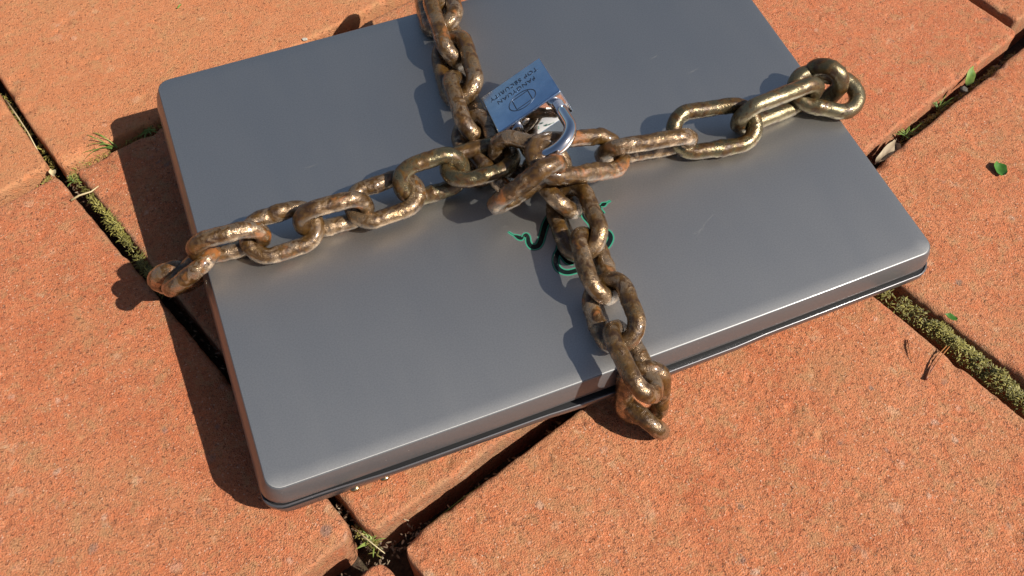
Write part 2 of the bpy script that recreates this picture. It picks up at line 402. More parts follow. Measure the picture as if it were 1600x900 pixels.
def paver(corners, step, seed, mat, drop=(0, 0), radii=(9, 9, 9, 9), rough=1.0, stones=1.0):
    """corners BL, BR, TR, TL in mm on the paving plane"""
    BL, BR, TR, TL = [np.array(c, float) for c in corners]
    Lx = (np.linalg.norm(BR-BL) + np.linalg.norm(TR-TL))/2
    Ly = (np.linalg.norm(TL-BL) + np.linalg.norm(TR-BR))/2
    def axis(L):
        e = np.array([0, 0.35, 0.9, 1.7, 2.6, 3.6, 4.8])
        k = max(4, int(round((L - 2*e[-1])/step)))
        return np.concatenate([e, np.linspace(e[-1], L - e[-1], k+1)[1:-1], (L - e)[::-1]])
    xs, ys = axis(Lx), axis(Ly)
    X, Y = np.meshgrid(xs, ys)
    r = np.random.default_rng(seed)
    # rounded plan corners
    Px, Py = X.copy(), Y.copy()
    for (cx, cy), rc in zip(((0, 0), (1, 0), (1, 1), (0, 1)), radii):
        du = (X if cx == 0 else Lx - X); dv = (Y if cy == 0 else Ly - Y)
        m = (du < rc) & (dv < rc)
        a, b = (rc - du[m])/rc, (rc - dv[m])/rc
        a2, b2 = a*np.sqrt(1 - b*b/2), b*np.sqrt(1 - a*a/2)
        nu, nv = rc - a2*rc, rc - b2*rc
        Px[m] = nu if cx == 0 else Lx - nu
        Py[m] = nv if cy == 0 else Ly - nv
    dist = np.minimum(np.minimum(X, Lx - X), np.minimum(Y, Ly - Y))
    # wandering edges
    wob = 2.2*vnoise(X + seed*37, Y, 38, seed) + 1.0*vnoise(X, Y, 9, seed+1) + 0.7*vnoise(X, Y, 3.5, seed+2)
    fall = np.exp(-dist/6.0)
    sx = np.where(X < Lx/2, 1, -1)*(np.minimum(X, Lx-X) <= np.minimum(Y, Ly-Y))
    sy = np.where(Y < Ly/2, 1, -1)*(np.minimum(X, Lx-X) > np.minimum(Y, Ly-Y))
    Px = Px + sx*(wob*0.7 + 0.2)*fall; Py = Py + sy*(wob*0.7 + 0.2)*fall
    # top relief
    Z = 0.55*vnoise(X, Y, 70, seed+3) + 0.14*vnoise(X, Y, 17, seed+4)
    XR, YR = X*0.829 - Y*0.559, X*0.559 + Y*0.829
    XQ, YQ = X*0.469 + Y*0.883, -X*0.883 + Y*0.469
    Z += rough*(0.12*vnoise(X, Y, 6.3, seed+5) + 0.24*vnoise(XR, YR, 4.1, seed+6) + 0.22*vnoise(XQ, YQ, 2.7, seed+7))
    er = 2.9 + 1.4*vnoise(X, Y, 24, seed+8)
    dd = np.clip(er - dist, 0, None)
    Z -= 0.85*(er - np.sqrt(np.clip(er**2 - dd**2, 0, None)))
    chip = np.clip(vnoise(X, Y, 11, seed+9) - 0.20, 0, None)*np.exp(-dist/5)*14
    Z -= chip
    pale = np.zeros_like(Z); dark = np.zeros_like(Z)
    area = Lx*Ly/90000.0
    def stamp(cx, cy, rad, fn):
        i0, i1 = np.searchsorted(xs, [cx - rad, cx + rad]); j0, j1 = np.searchsorted(ys, [cy - rad, cy + rad])
        if i1 <= i0 or j1 <= j0: return
        sl = (slice(j0, j1), slice(i0, i1))
        an = r.uniform(0, 6.28); st = r.uniform(0.55, 1.0)
        dx, dy = X[sl] - cx, Y[sl] - cy
        ux, uy = dx*math.cos(an) + dy*math.sin(an), (-dx*math.sin(an) + dy*math.cos(an))/st
        q = np.sqrt(ux**2 + uy**2)/rad
        q = q*(1 + 0.5*vnoise(X[sl], Y[sl], rad*0.9 + 0.4, int(r.integers(9999))))
        fn(sl, q)
    if step < 3:
        for _ in range(int(520*area*stones*rough**2)):       # pits
            rad = r.uniform(0.8, 1.5) if r.random() < .95 else r.uniform(2.5, 5.0)
            dep = min(rad*0.5, 1.0)
            def f(sl, q): Z[sl] -= dep*np.clip(1 - q*q, 0, 1)
            stamp(r.uniform(0, Lx), r.uniform(0, Ly), rad, f)
        for _ in range(int(650*area*stones*rough**2)):       # crumbs
            rad = r.uniform(0.8, 1.4)
            def f(sl, q): Z[sl] += rad*0.42*np.sqrt(np.clip(1 - q*q, 0, 1))
            stamp(r.uniform(0, Lx), r.uniform(0, Ly), rad, f)
        for _ in range(int(110*area*rough)):     # short cracks and chipped ledges
            rad = r.uniform(1.6, 4.2); asp = r.uniform(3.2, 6.0); an = r.uniform(0, 6.28); dep = r.uniform(0.7, 1.5)
            cx, cy = r.uniform(0, Lx), r.uniform(0, Ly)
            i0, i1 = np.searchsorted(xs, [cx - rad*1.6, cx + rad*1.6]); j0, j1 = np.searchsorted(ys, [cy - rad*1.6, cy + rad*1.6])
            if i1 <= i0 or j1 <= j0: continue
            sl = (slice(j0, j1), slice(i0, i1)); dx, dy = X[sl] - cx, Y[sl] - cy
            ux, uy = dx*math.cos(an) + dy*math.sin(an), -dx*math.sin(an) + dy*math.cos(an)
            uy = uy + 0.9*vnoise(X[sl], Y[sl], 2.6, int(r.integers(9999)))*2
            q = np.sqrt(ux**2 + (uy*asp)**2)/rad
            Z[sl] -= dep*np.clip(1 - q*q, 0, 1)
            Z[sl] += 0.35*np.clip(1 - np.sqrt(ux**2 + (uy - rad*0.35)**2)/(rad*1.1), 0, 1)
        for _ in range(int(45*area)):              # pale inclusions
            rad = r.uniform(1.0, 2.4) if r.random() < .9 else r.uniform(2.5, 5)
            w_ = r.uniform(0.1, 0.55)
            def f(sl, q): pale[sl] = np.maximum(pale[sl], w_*np.clip((1 - q)*4, 0, 1)); Z[sl] += 0.2*np.clip(1 - q, 0, 1)
            stamp(r.uniform(0, Lx), r.uniform(0, Ly), rad, f)
        for _ in range(int(60*area)):              # dark inclusions
            rad = r.uniform(0.9, 2.1) if r.random() < .86 else r.uniform(2.2, 4.2)
            w_ = r.uniform(0.25, 0.8)
            def f(sl, q): dark[sl] = np.maximum(dark[sl], w_*np.clip((1 - q)*4, 0, 1))
            stamp(r.uniform(0, Lx), r.uniform(0, Ly), rad, f)
    u, v = Px/Lx, Py/Ly
    P = (BL*((1-u)*(1-v))[..., None] + BR*(u*(1-v))[..., None] + TR*(u*v)[..., None] + TL*((1-u)*v)[..., None])
    top = np.concatenate([P, Z[..., None]], -1)
    ny, nx = Z.shape
    top[..., 2] += drop[0]*(u - 0.5) + drop[1]*(v - 0.5)
    co = top.reshape(-1, 3)
    idx = np.arange(nx*ny).reshape(ny, nx)
    quads = [np.stack([idx[:-1, :-1], idx[:-1, 1:], idx[1:, 1:], idx[1:, :-1]], -1).reshape(-1, 4)]
    ring = np.concatenate([idx[0, :-1], idx[:-1, -1], idx[-1, :0:-1], idx[:0:-1, 0]])
    last = ring
    base = len(co); allco = [co]
    cen = co[:, :2].mean(0)
    for k, (dz, ins) in enumerate(((-4, 0.0), (-12, 0.2), (-24, -0.2), (-50, 0.0))):
        c2 = co[ring].copy()
        a, b = c2[:, 0], c2[:, 1]
        jit = 1.5*vnoise(a, b, 14, seed+20+k) + 0.9*vnoise(a, b, 4, seed+30+k)
        dirv = c2[:, :2] - cen; dirv /= np.linalg.norm(dirv, axis=1)[:, None]
        c2[:, :2] += dirv*(jit*0.7 + ins)[:, None]
        c2[:, 2] += dz
        allco.append(c2)
        nw = np.arange(base, base + len(ring)); base += len(ring)
        quads.append(np.stack([last, nw, np.roll(nw, -1), np.roll(last, -1)], -1))
        last = nw
    co = np.concatenate(allco)*MM
    me = grid_mesh("paver", co, np.concatenate(quads))
    edge = np.exp(-dist/3.0)*0.9
    nside = len(co) - nx*ny
    for nm, arr, sv in (('pale_stone', pale, 0.0), ('dark_stone', dark, 0.0), ('edge_dirt', edge, 0.9)):
        at = me.attributes.new(nm, 'FLOAT', 'POINT')
        at.data.foreach_set('value', np.concatenate([arr.ravel(), np.full(nside, sv)]).astype(np.float32))
    return link("paver", me, paving, (mat,))

# those in view, measured corners BL, BR, TR, TL
paver(((-76.8, 273.1), (220.8, 365.6), (134.0, 682.7), (-169.6, 586.8)), 1.25, 11, PAVER_WARM, (0, 0), (6, 6, 6, 6), 0.75)
paver(((35.9, -23.1), (318.6, 55.9), (220.1, 354.7), (-67.5, 266.7)), 1.5, 22, PAVER, (0, 0), (6, 6, 6, 5), 0.9)
paver(((-357.9, 166.2), (-82.6, 277.4), (-178.1, 589.1), (-459.8, 473.6)), 2.0, 33, PAVER_WARM, (0, 0), (5, 5, 5, 5), 0.8)
paver(((-249.7, -127.2), (29.8, -19.0), (-78.8, 267.8), (-365.9, 159.9)), 1.25, 44, PAVER, (0, 0), (6, 8, 4, 6), 0.8)
paver(((-143.4, -411.4), (133.6, -316.9), (37.4, -35.3), (-245.6, -133.3)), 1.6, 55, PAVER, (0, 0), (6, 6, 8, 6), 0.9)
paver(((144.5, -313.9), (413.6, -233.6), (326.1, 51.7), (46.5, -33.3)), 1.1, 66, PAVER, (0, 0), (6, 6, 6, 10), 1.15)
paver(((431.8, -222.8), (718.4, -127.2), (631.6, 163.0), (339.1, 64.1)), 1.25, 77, PAVER, (0, 0), (6, 6, 6, 6), 1.05)
paver(((329.1, 72.4), (558.5, 148.9), (483.9, 458.2), (249.5, 378.6)), 1.25, 88, PAVER, (0, 0), (5, 5, 5, 5), 0.9)
paver(((564.0, 157.8), (861.2, 255.0), (793.3, 568.9), (489.5, 468.1)), 2.2, 99, PAVER, (0, 0), (5, 5, 5, 5), 0.9)
# the same paving carried on beyond the frame
used = {(0, 1), (0, 0), (-1, 1), (-1, 0), (-1, -1), (0, -1), (1, -1), (1, 0), (2, 0)}
e1 = np.array([math.cos(math.radians(17.5)), math.sin(math.radians(17.5))]); e2 = np.array([-e1[1], e1[0]])
for i in range(-4, 7):
    for j in range(-5, 5):
        if (i, j) in used: continue
        o = np.array([36.0, -24.0]) + e1*(i*305.0) + e2*(j*312.0 + 4)
        if j == -1 and i >= 2: o = o + e1*30
        if i >= 2 and j == 0: o = o - e1*25
        if j <= -2: o = o - e2*2
        if j == -1 and i < -1: o = o - e2*14
        if (i, j) == (1, 1): o = o + e2*13
        if i >= 2 and j == 1: o = o + e2*26
        if j == 1 and i < -1: o = o + e2*6
        if i < -1: o = o - e1*16
        if j == 2: o = o + e2*26
        if j > 2: o = o + e2*26
        paver((o, o + e1*295, o + e1*295 + e2*299, o + e2*299), 30, 200 + i*31 + j*7, PAVER)

# ---------------------------------------------------------------- plants and bits in the joints
def to_ground(v):
    """paving-plane mm -> world metres"""
    c, s = math.cos(GROUND_TILT), math.sin(GROUND_TILT)
    return Vector((v[0], v[1]*c - v[2]*s, v[1]*s + v[2]*c + GROUND_A))*MM

class Blades:
    def __init__(self): self.v, self.f, self.t = [], [], []
    def blade(self, p, d, L, wid, bend=0.4, segs=3, tint=0.5, up=Vector((0, 0, 1))):
        """a pointed, folded leaf strip from p along d, curving down"""
        d = Vector(d).normalized()
        side = d.cross(up)
        side = side.normalized() if side.length > 1e-4 else Vector((1, 0, 0))
        p = Vector(p); n0 = len(self.v)
        nrm = side.cross(d)
        for k in range(segs + 1):
            u = k/segs
            w = wid*(0.55 + 0.9*u)*(1 - u)**0.6 if u < 1 else 0
            q = p + d*(L*u) - up*(bend*L*u*u)
            if k < segs:
                self.v += [q - side*w*0.5, q + nrm*w*0.18, q + side*w*0.5]
                self.t += [tint, min(1, tint + .15), tint]
            else:
                self.v.append(q); self.t.append(tint)
        for k in range(segs - 1):
            a = n0 + 3*k
            self.f += [(a, a+1, a+4, a+3), (a+1, a+2, a+5, a+4)]
        a = n0 + 3*(segs-1); e = n0 + 3*segs
        self.f += [(a, a+1, e), (a+1, a+2, e)]
    def build(self, name, mat, parent=None, origin=None):
        vs = [to_ground(v) for v in self.v]
        if origin is not None:
            vs = [v - origin for v in vs]
        me = mesh_from(name, vs, self.f)
        at = me.attributes.new('tint', 'FLOAT', 'POINT')
        at.data.foreach_set('value', np.array(self.t, dtype=np.float32))
        o = link(name, me, parent, (mat,))
        if origin is not None: o.location = origin
        return o

def rdir(zlo=0.1, zhi=1.0):
    a = random.uniform(0, 2*math.pi); z = random.uniform(zlo, zhi)
    return Vector((math.cos(a), math.sin(a), z))

def moss_strip(path, width, count, zbase, zcrest, label, Lr=(2.0, 4.6)):
    b = Blades()
    pts = [Vector((*p, 0)) for p in path]
    seg = [(pts[i], pts[i+1]) for i in range(len(pts)-1)]
    tot = sum((q-p).length for p, q in seg)
    for _ in range(count):
        s = random.uniform(0, tot)
        for p, q in seg:
            L = (q-p).length
            if s <= L: break
            s -= L
        d = (q-p).normalized(); nn = Vector((-d.y, d.x, 0))
        o = random.uniform(-1, 1)
        base = p + d*s + nn*(o*width/2)
        cl = mnoise.noise(Vector((base.x/6, base.y/6, 1.7)))
        cl2 = mnoise.noise(Vector((base.x/14, base.y/14, 9.7)))
        if cl2 < -0.32 and random.random() < .75: continue
        z = zbase + (zcrest - zbase)*(1 - o*o)*(0.65 + 0.6*cl) 
        t = min(1, max(0, 0.45 + 0.5*cl2 + random.gauss(0, 0.22)))
        b.blade((base.x, base.y, z - random.uniform(0, 3.5)), rdir(0.15, 1.3), random.uniform(*Lr), random.uniform(0.55, 1.1), 0.35, 3, t)
    o = b.build("moss", MOSS)
    tag(o, label, "moss", kind='stuff')
    return o

moss_strip([(333.9, 61.0), (345.3, 23.9), (355.6, -8.8)], 6.1, 700, -9, -3, "thin dark moss in the joint by the laptop's right front corner")
moss_strip([(353.7, -4.7), (360.3, -21.1), (369.7, -49.6), (378.0, -77.9), (390.1, -112.2)], 10.2, 4000, -6, 2.6, "thick olive moss filling the paver joint at the right", (1.5, 3.6))
moss_strip([(-54.8, 226.3), (-48.5, 207.3), (-42.2, 188.3), (-35.9, 170.4), (-30.7, 156.7)], 6.1, 1500, -5, 2.5, "yellowish moss in the joint left of the laptop, reaching into its shadow")
moss_strip([(-70.6, 266.7), (-66.3, 255.0), (-61.1, 243.3), (-54.8, 226.3)], 4.1, 520, -5, 0, "bright green moss along the joint below the left paver crossing")
moss_strip([(-84.0, 271.0), (-88.1, 265.6), (-92.1, 262.4)], 4.1, 110, -6, -1, "small green moss pad left of the four-paver crossing", (2.0, 3.6))
moss_strip([(30.8, -12.9), (34.9, -23.1), (37.9, -29.2)], 4.1, 220, -12, -5, "green moss in the crossing in front of the laptop", (2.5, 4.5))
moss_strip([(431.5, 101.4), (446.9, 106.6), (467.5, 112.9), (488.0, 119.1), (519.0, 129.5), (555.1, 141.0)], 3.4, 800, -17, -9, "dark green moss deep in the joint right of the laptop")
moss_strip([(-71.7, 275.2), (-53.1, 280.6), (-27.4, 287.0), (-1.6, 295.6)], 2.7, 260, -9, -4, "sparse dark moss in the joint running under the laptop's left side", (1.5, 3.0))
moss_strip([(-79.9, 275.2), (-86.3, 297.7), (-97.0, 328.8), (-107.8, 364.5)], 2.7, 240, -11, -6, "brownish moss in the narrow joint at the far left")

def tuft(xy, z, blades, label, spread=0.9, Lr=(9, 20), lean=(0, 0), wid=(0.7, 1.3), tint=(0.0, 0.7)):
    b = Blades()
    for _ in range(blades):
        a = random.uniform(0, 2*math.pi)
        d = Vector((math.cos(a)*spread + lean[0], math.sin(a)*spread + lean[1], random.uniform(0.35, 1.1)))
        b.blade((xy[0] + random.uniform(-2, 2), xy[1] + random.uniform(-1, 1), z), d, random.uniform(*Lr), random.uniform(*wid), random.uniform(0.2, 0.6), 5, random.uniform(*tint))
    o = b.build("grass_tuft", GRASS, None, to_ground((xy[0], xy[1], z)))
    return tag(o, label, "grass tuft", "grass tufts in the paver joints")
tuft((-42.8, 281.7), -5, 13, "spiky grass tuft sprouting left of the laptop at its shadow's edge", 0.5, (14, 26), (-0.9, 0.25))
tuft((-19.2, 289.1), -6, 16, "short grass tuft in the laptop's shadow by its back left corner", 0.9, (6, 13))
tuft((436.6, 102.5), -10, 18, "green grass tuft in the joint nearest the laptop's right edge", 0.9, (7, 15), (0.0, 0.5))
tuft((472.7, 116.0), -11, 14, "grass tuft halfway along the dark joint at upper right", 0.7, (8, 18), (0.3, 0.6))
tuft((35.9, -23.1), -12, 12, "yellow green grass tuft in the crossing in front of the laptop", 0.8, (6, 13), (0, 0.3), (0.8, 1.4), (0.5, 1.0))
tuft((-69.5, 262.4), -5, 12, "small grass tuft at the paver crossing on the left", 0.8, (4, 9), (0, 0), (0.8, 1.5), (0.2, 0.9))

def straw(path, w, label, mat=STRAW, name="straw", cat="straw"):
    """a thin round stalk through points (mm on the paving plane)"""
    P = [to_ground(p) for p in path]
    vs, fs = [], []
    N = 6
    for i, p in enumerate(P):
        d = (P[min(i+1, len(P)-1)] - P[max(i-1, 0)]).normalized()
        a = d.orthogonal().normalized(); b = d.cross(a)
        r = w*MM*0.5*(1.0 - 0.55*i/(len(P)-1))
        vs += [p + a*(r*math.cos(2*math.pi*k/N)) + b*(r*math.sin(2*math.pi*k/N)) for k in range(N)]
    for i in range(len(P)-1):
        for k in range(N):
            fs.append((i*N+k, i*N+(k+1) % N, (i+1)*N+(k+1) % N, (i+1)*N+k))
    fs.append(tuple(range(N))[::-1]); fs.append(tuple((len(P)-1)*N+k for k in range(N)))
    o0 = P[0]
    me = mesh_from(name, [v - o0 for v in vs], fs)
    at = me.attributes.new('tint', 'FLOAT', 'POINT')
    at.data.foreach_set('value', np.array([i//N/(len(P)-1) for i in range(len(vs))], dtype=np.float32))
    o = link(name, me, None, (mat,)); o.location = o0
    return tag(o, label, cat)
straw([(-72.4, 241.2, 1.2), (-67.2, 242.8, 1.8), (-60.0, 243.3, 1.6), (-55.4, 246.5, 1.2)], 1.5, "pale straw lying across the mossy joint left of the laptop")
straw([(-103.5, 349.3, -3), (-98.1, 332.1, -2.5), (-92.7, 313.8, -3), (-88.4, 294.5, -4)], 1.3, "long dry stalk lying along the joint at the far left")
straw([(-97.9, 315.9, -3), (-92.5, 298.8, -2.5), (-87.2, 285.9, -3.5)], 1.0, "short tan stalk beside the long one at the far left")
straw([(28.8, -12.9, -8), (33.9, -23.1, -5), (39.9, -32.3, -7)], 0.9, "dry stalk in the crossing in front of the laptop")
straw([(60.1, -26.2, -14), (85.3, -18.0, -13), (112.5, -10.9, -14)], 1.0, "thin green stalk down in the dark joint before the laptop", GRASS, "stalk", "stalk")
straw([(340.0, -29.2, 0.8), (337.9, -33.3, 0.9), (335.3, -38.4, 1.0), (334.9, -42.5, 0.8)], 0.6, "fine dark fibre lying on the paver near the laptop's right front corner", NEEDLE, "fibre", "fibre")

# pine needle pair: two needles joined in a dark sheath
pn = bpy.data.objects.new("pine_needle", None); COL.objects.link(pn)
pn.location = to_ground((335.4, -52.6, 1.2))
tag(pn, "reddish brown double pine needle beside the mossy joint", "pine needle")
for nm, path, w in (("needle", [(335.4, -52.6, 1.2), (342.6, -47.0, 1.4), (349.2, -43.5, 1.9), (356.3, -40.9, 2.4)], 1.0),
                    ("needle", [(335.4, -52.6, 1.2), (343.6, -48.3, 1.3), (350.7, -44.7, 1.7), (357.3, -41.9, 2.5)], 1.0),
                    ("sheath", [(334.4, -53.4, 1.2), (336.7, -51.8, 1.2), (339.0, -50.0, 1.3)], 1.7)):
    o = straw(path, w, None, NEEDLE, nm, None)
    o.parent = pn; o.location = o.location - pn.location

def leaf(center, L, Wd, ang, label, mat, cup=0.25, name="leaf", lift=1.0, tw=0.2):
    """a small curled leaf blade with a midrib fold and thickness"""
    n, m = 9, 5
    vs, fs = [], []
    for i in range(n):
        u = i/(n-1); w = Wd*math.sin(math.pi*min(1, u*0.93 + 0.05))**0.75*(1 + 0.12*math.sin(9*u + ang))
        for j in range(m):
            s = j/(m-1)*2 - 1
            x, y = (u - .5)*L, s*w/2
            z = lift + cup*L*(u - .5)**2*1.4 + cup*w*abs(s)**1.4*0.8 + tw*s*(u - .5)*Wd + 0.25*math.sin(7*u + 3*s)
            vs.append((center[0] + x*math.cos(ang) - y*math.sin(ang), center[1] + x*math.sin(ang) + y*math.cos(ang), (center[2] if len(center) > 2 else 0) + z))
    for i in range(n-1):
        for j in range(m-1):
            a = i*m + j
            fs.append((a, a+1, a+m+1, a+m))
    k = len(vs)
    vs += [(v[0], v[1], v[2] - 0.22) for v in vs]
    fs += [tuple(q + k for q in f)[::-1] for f in fs]
    o0 = to_ground((center[0], center[1], 0))
    me = mesh_from(name, [to_ground(v) - o0 for v in vs], fs)
    at = me.attributes.new('tint', 'FLOAT', 'POINT')
    at.data.foreach_set('value', np.array([abs(((i % k) % m)/(m-1)*2 - 1)*.6 + random.uniform(0, .4) for i in range(2*k)], dtype=np.float32))
    o = link(name, me, None, (mat,)); o.location = o0
    return tag(o, label, "leaf")
leaf((464.4, 51.2), 11, 8, 1.25, "small green leaf scrap alone on the paver right of the laptop", LEAF, 0.3)
leaf((409.8, 90.5, -6), 22, 7, 0.45, "curled dead leaf in the joint at the laptop's right edge", DRYLEAF, 0.35, "dead_leaf", 1.5, 0.8)
leaf((423.2, 96.2, -9), 9, 6, 1.2, "orange brown leaf scrap in the joint right of the laptop", DRYLEAF, 0.4, "dead_leaf", 1.0, 0.5)
leaf((501.5, 126.4, -4), 19, 6, 0.75, "yellow green leaf sticking out of the joint at upper right", GRASS, 0.2, "leaf", 1.5, 0.5)
leaf((20.9, 394.8), 5, 1.4, 0.75, "tiny green leaf sliver on the upper left paver", GRASS, 0.1, "leaf", 0.6, 0.1)
leaf((368.2, -27.2, 3), 7, 3.5, 2.2, "bright green leaf scrap on the moss at right", LEAF, 0.3)
leaf((-80.9, 271.0, -3), 6, 4, 1.8, "pale tan leaf scrap in the crossing at the far left", STRAW, 0.3, "dead_leaf", 1.0, 0.4)

def pebble(xy, rad, label, tint, z=0.4, flat=0.5):
    bm = bmesh.new()
    bmesh.ops.create_icosphere(bm, subdivisions=2, radius=1)
    sd = random.uniform(0, 99)
    for v in bm.verts:
        k = 1 + 0.45*mnoise.noise(v.co*1.3 + Vector((sd, sd, 0)))
        v.co = Vector((v.co.x*rad*k*MM, v.co.y*rad*0.75*k*MM, v.co.z*rad*flat*k*MM))
    me = bpy.data.meshes.new("pebble"); bm.to_mesh(me); bm.free()
    at = me.attributes.new('tint', 'FLOAT', 'POINT')
    at.data.foreach_set('value', np.full(len(me.vertices), tint, dtype=np.float32))
    o = link("pebble", me, None, (STONE,))
    o.location = to_ground((xy[0], xy[1], z)); o.rotation_euler = (0, 0, random.uniform(0, 6))
    return tag(o, label, "pebble")
pebble((488.0, 117.0), 2.8, "dark grey pebble by the joint at upper right", 0.05)
pebble((95.6, 327.8), 2.0, "white pebble at the laptop's back edge", 1.0)

def litter(path, width, count, z0, z1, label):
    """dead leaf crumbs and grit lying in a joint"""
    b = Blades(); pts = [Vector((*p, 0)) for p in path]
    for _ in range(count):
        k = random.randrange(len(pts) - 1); p, q = pts[k], pts[k+1]
        d = (q - p).normalized(); nn = Vector((-d.y, d.x, 0))
        c0 = p.lerp(q, random.random()) + nn*random.uniform(-width/2, width/2)
        b.blade((c0.x, c0.y, random.uniform(z0, z1)), rdir(-0.1, 0.35), random.uniform(0.8, 3.6), random.uniform(0.6, 1.7), random.uniform(-0.2, 0.3), 3, random.random()**4*0.8)
    return tag(b.build("joint_litter", DRYLEAF), label, "leaf litter", kind='stuff')
litter([(60, -24), (20, -38), (-20, -52)], 10, 150, -22, -8, "dead leaf crumbs in the joint at the bottom of the picture")
litter([(44, -28), (90, -17), (140, -2), (150, 2)], 6, 130, -24, -14, "dark leaf crumbs down in the joint before the laptop's front edge")
litter([(390, 88), (430, 101), (490, 120), (556, 141)], 6, 240, -20, -9, "brown leaf crumbs in the joint right of the laptop")
litter([(-78, 272), (-60, 240), (-40, 185), (-5, 85), (25, 0), (34, -25)], 5, 260, -18, -7, "brown crumbs in the joint down the laptop's left side")
litter([(556, 150), (540, 205)], 4, 60, -14, -6, "crumbs in the joint at the top right corner")


# ---------------------------------------------------------------- laptop
laptop = bpy.data.objects.new("laptop", None)
COL.objects.link(laptop)
laptop.location = (0, 0, LID_Z*MM)
tag(laptop, "closed dark grey laptop wrapped in rusty chains on brick pavers", "laptop")

def plan_ring(out, rad, z, nc=7, ns=40, bow=0.0, front_fn=None):
    """rounded-rectangle loop, outset (left, front, right, back) from the lid plan"""
    l, f, r, b = out
    x0, x1, y0, y1 = -l, W + r, -f, D + b
    pts = []
    def arc(cx, cy, a0):
        for k in range(nc):
            a = math.radians(a0 + 90*k/(nc-1))
            pts.append([cx + rad*math.cos(a), cy + rad*math.sin(a)])
    def side(ax, ay, bx, by):
        for k in range(1, ns):
            t = k/ns
            pts.append([ax + (bx-ax)*t, ay + (by-ay)*t])
    arc(x0+rad, y0+rad, 180); side(x0+rad, y0, x1-rad, y0)
    arc(x1-rad, y0+rad, 270); side(x1, y0+rad, x1, y1-rad)
    arc(x1-rad, y1-rad, 0); side(x1-rad, y1, x0+rad, y1)
    arc(x0+rad, y1-rad, 90); side(x0, y1-rad, x0, y0+rad)
    res = []
    for x, y in pts:
        t = (x - x0)/(x1 - x0)*2 - 1
        if y < D/2:
            k = 1 - min(1, (y - y0)/(D/2))
            y -= bow*(1 - t*t)*k
            if front_fn: y -= front_fn(x)*max(0, 1 - (y - y0 + 3)/12)
        res.append((x*MM, y*MM, z*MM))
    return res

def loft(name, rings, parent, mat, cap_top=True, cap_bot=True):
    n = len(rings[0]); vs = [v for r in rings for v in r]; fs = []
    for k in range(len(rings)-1):
        for i in range(n):
            j = (i+1) % n
            fs.append((k*n+j, k*n+i, (k+1)*n+i, (k+1)*n+j))
    if cap_top: fs.append(tuple(range(n)))
    if cap_bot: fs.append(tuple((len(rings)-1)*n + i for i in range(n))[::-1])
    me = mesh_from(name, vs, fs)
    me.set_sharp_from_angle(angle=math.radians(50))
    return link(name, me, parent, (mat,))

BOW = 1.5
lid_rings = []
lid_rings.append(plan_ring((-8,)*4, 4, 0.0, bow=BOW))
lid_rings.append(plan_ring((-1.0,)*4, 6.5, 0.0, bow=BOW))
for k in range(1, 5):               # softly broken top edge
    a = math.radians(68*k/4)
    d, z = 1.0*math.sin(a), -1.0*(1 - math.cos(a))
    lid_rings.append(plan_ring((-1 + d,)*4, 7, z - 0.02, bow=BOW))
lid_rings.append(plan_ring((2.4, 1.1, 2.4, 1.0), 9.5, -5.0, bow=BOW))
lid_rings.append(plan_ring((4.0, 1.9, 4.0, 1.8), 11, -10.0, bow=BOW))
lid_rings.append(plan_ring((4.6, 2.2, 4.6, 2.0), 11.5, -13.0, bow=BOW))
lid_rings.append(plan_ring((4.4, 2.0, 4.4, 1.8), 11.5, -14.2, bow=BOW))
lid_rings.append(plan_ring((2.5, 0.4, 0.5, 0), 9, -14.6, bow=BOW))
lid = loft("lid", lid_rings, laptop, LID)
lid.data.materials.append(RIM)
for p in lid.data.polygons:
    if p.center.z < -0.00008: p.material_index = 1

gap = [plan_ring((0.6, -1.8, -1, -1), 9, -14.4, bow=BOW), plan_ring((0.6, -1.8, -1, -1), 9, -17.0, bow=BOW),
       plan_ring((4.6, 3.4, 4.6, 1.6), 10.5, -17.3, bow=BOW)]
loft("gap_shade", gap, laptop, BLACK, False, False)  # black strip standing in for the shaded gap between lid and base

def lip(x):
    """thumb ledge in the middle of the front"""
    s = lambda t: max(0, min(1, t))**2*(3 - 2*max(0, min(1, t)))
    return 1.0*s((x - 132)/22)*s((262 - x)/22) - 2.0*s((62 - x)/45)
base_rings = [
    plan_ring((4.2, 3.0, 4.2, 1.2), 10, -17.6, bow=BOW, front_fn=lip),
    plan_ring((4.4, 3.2, 4.4, 1.4), 10.5, -16.7, bow=BOW, front_fn=lip),
    plan_ring((4.7, 3.5, 4.7, 1.7), 10.5, -16.6, bow=BOW, front_fn=lip),
    plan_ring((5.0, 3.95, 5.0, 1.9), 10.5, -16.85, bow=BOW, front_fn=lip),
    plan_ring((5.15, 4.2, 5.1, 2.0), 10.5, -17.4, bow=BOW, front_fn=lip),
    plan_ring((5.1, 4.1, 5.1, 2.0), 10.5, -21.0, bow=BOW, front_fn=lip),
    plan_ring((4.0, 2.6, 4.0, 1.2), 10.5, -25.5, bow=BOW),
    plan_ring((0, -2, -1, -1), 10, -31.5, bow=BOW*.5),
    plan_ring((-8, -9, -8, -8), 9, -35.0),
    plan_ring((-12, -13, -12, -12), 9, -35.6),
]
loft("base", base_rings, laptop, BASE)

for fx, fy in ((26, 24), (334, 24), (26, 236), (334, 236)):     # rubber feet, reaching the paving
    bm = bmesh.new()
    zg = GROUND_A + math.tan(GROUND_TILT)*fy - LID_Z
    bmesh.ops.create_cone(bm, segments=20, radius1=7*MM, radius2=8*MM, depth=(-35.2 - zg)*MM, cap_ends=True)
    bmesh.ops.translate(bm, verts=bm.verts, vec=(fx*MM, fy*MM, (zg - 35.2)/2*MM))
    me = bpy.data.meshes.new("foot"); bm.to_mesh(me); bm.free()
    link("foot", me, laptop, (BLACK,))

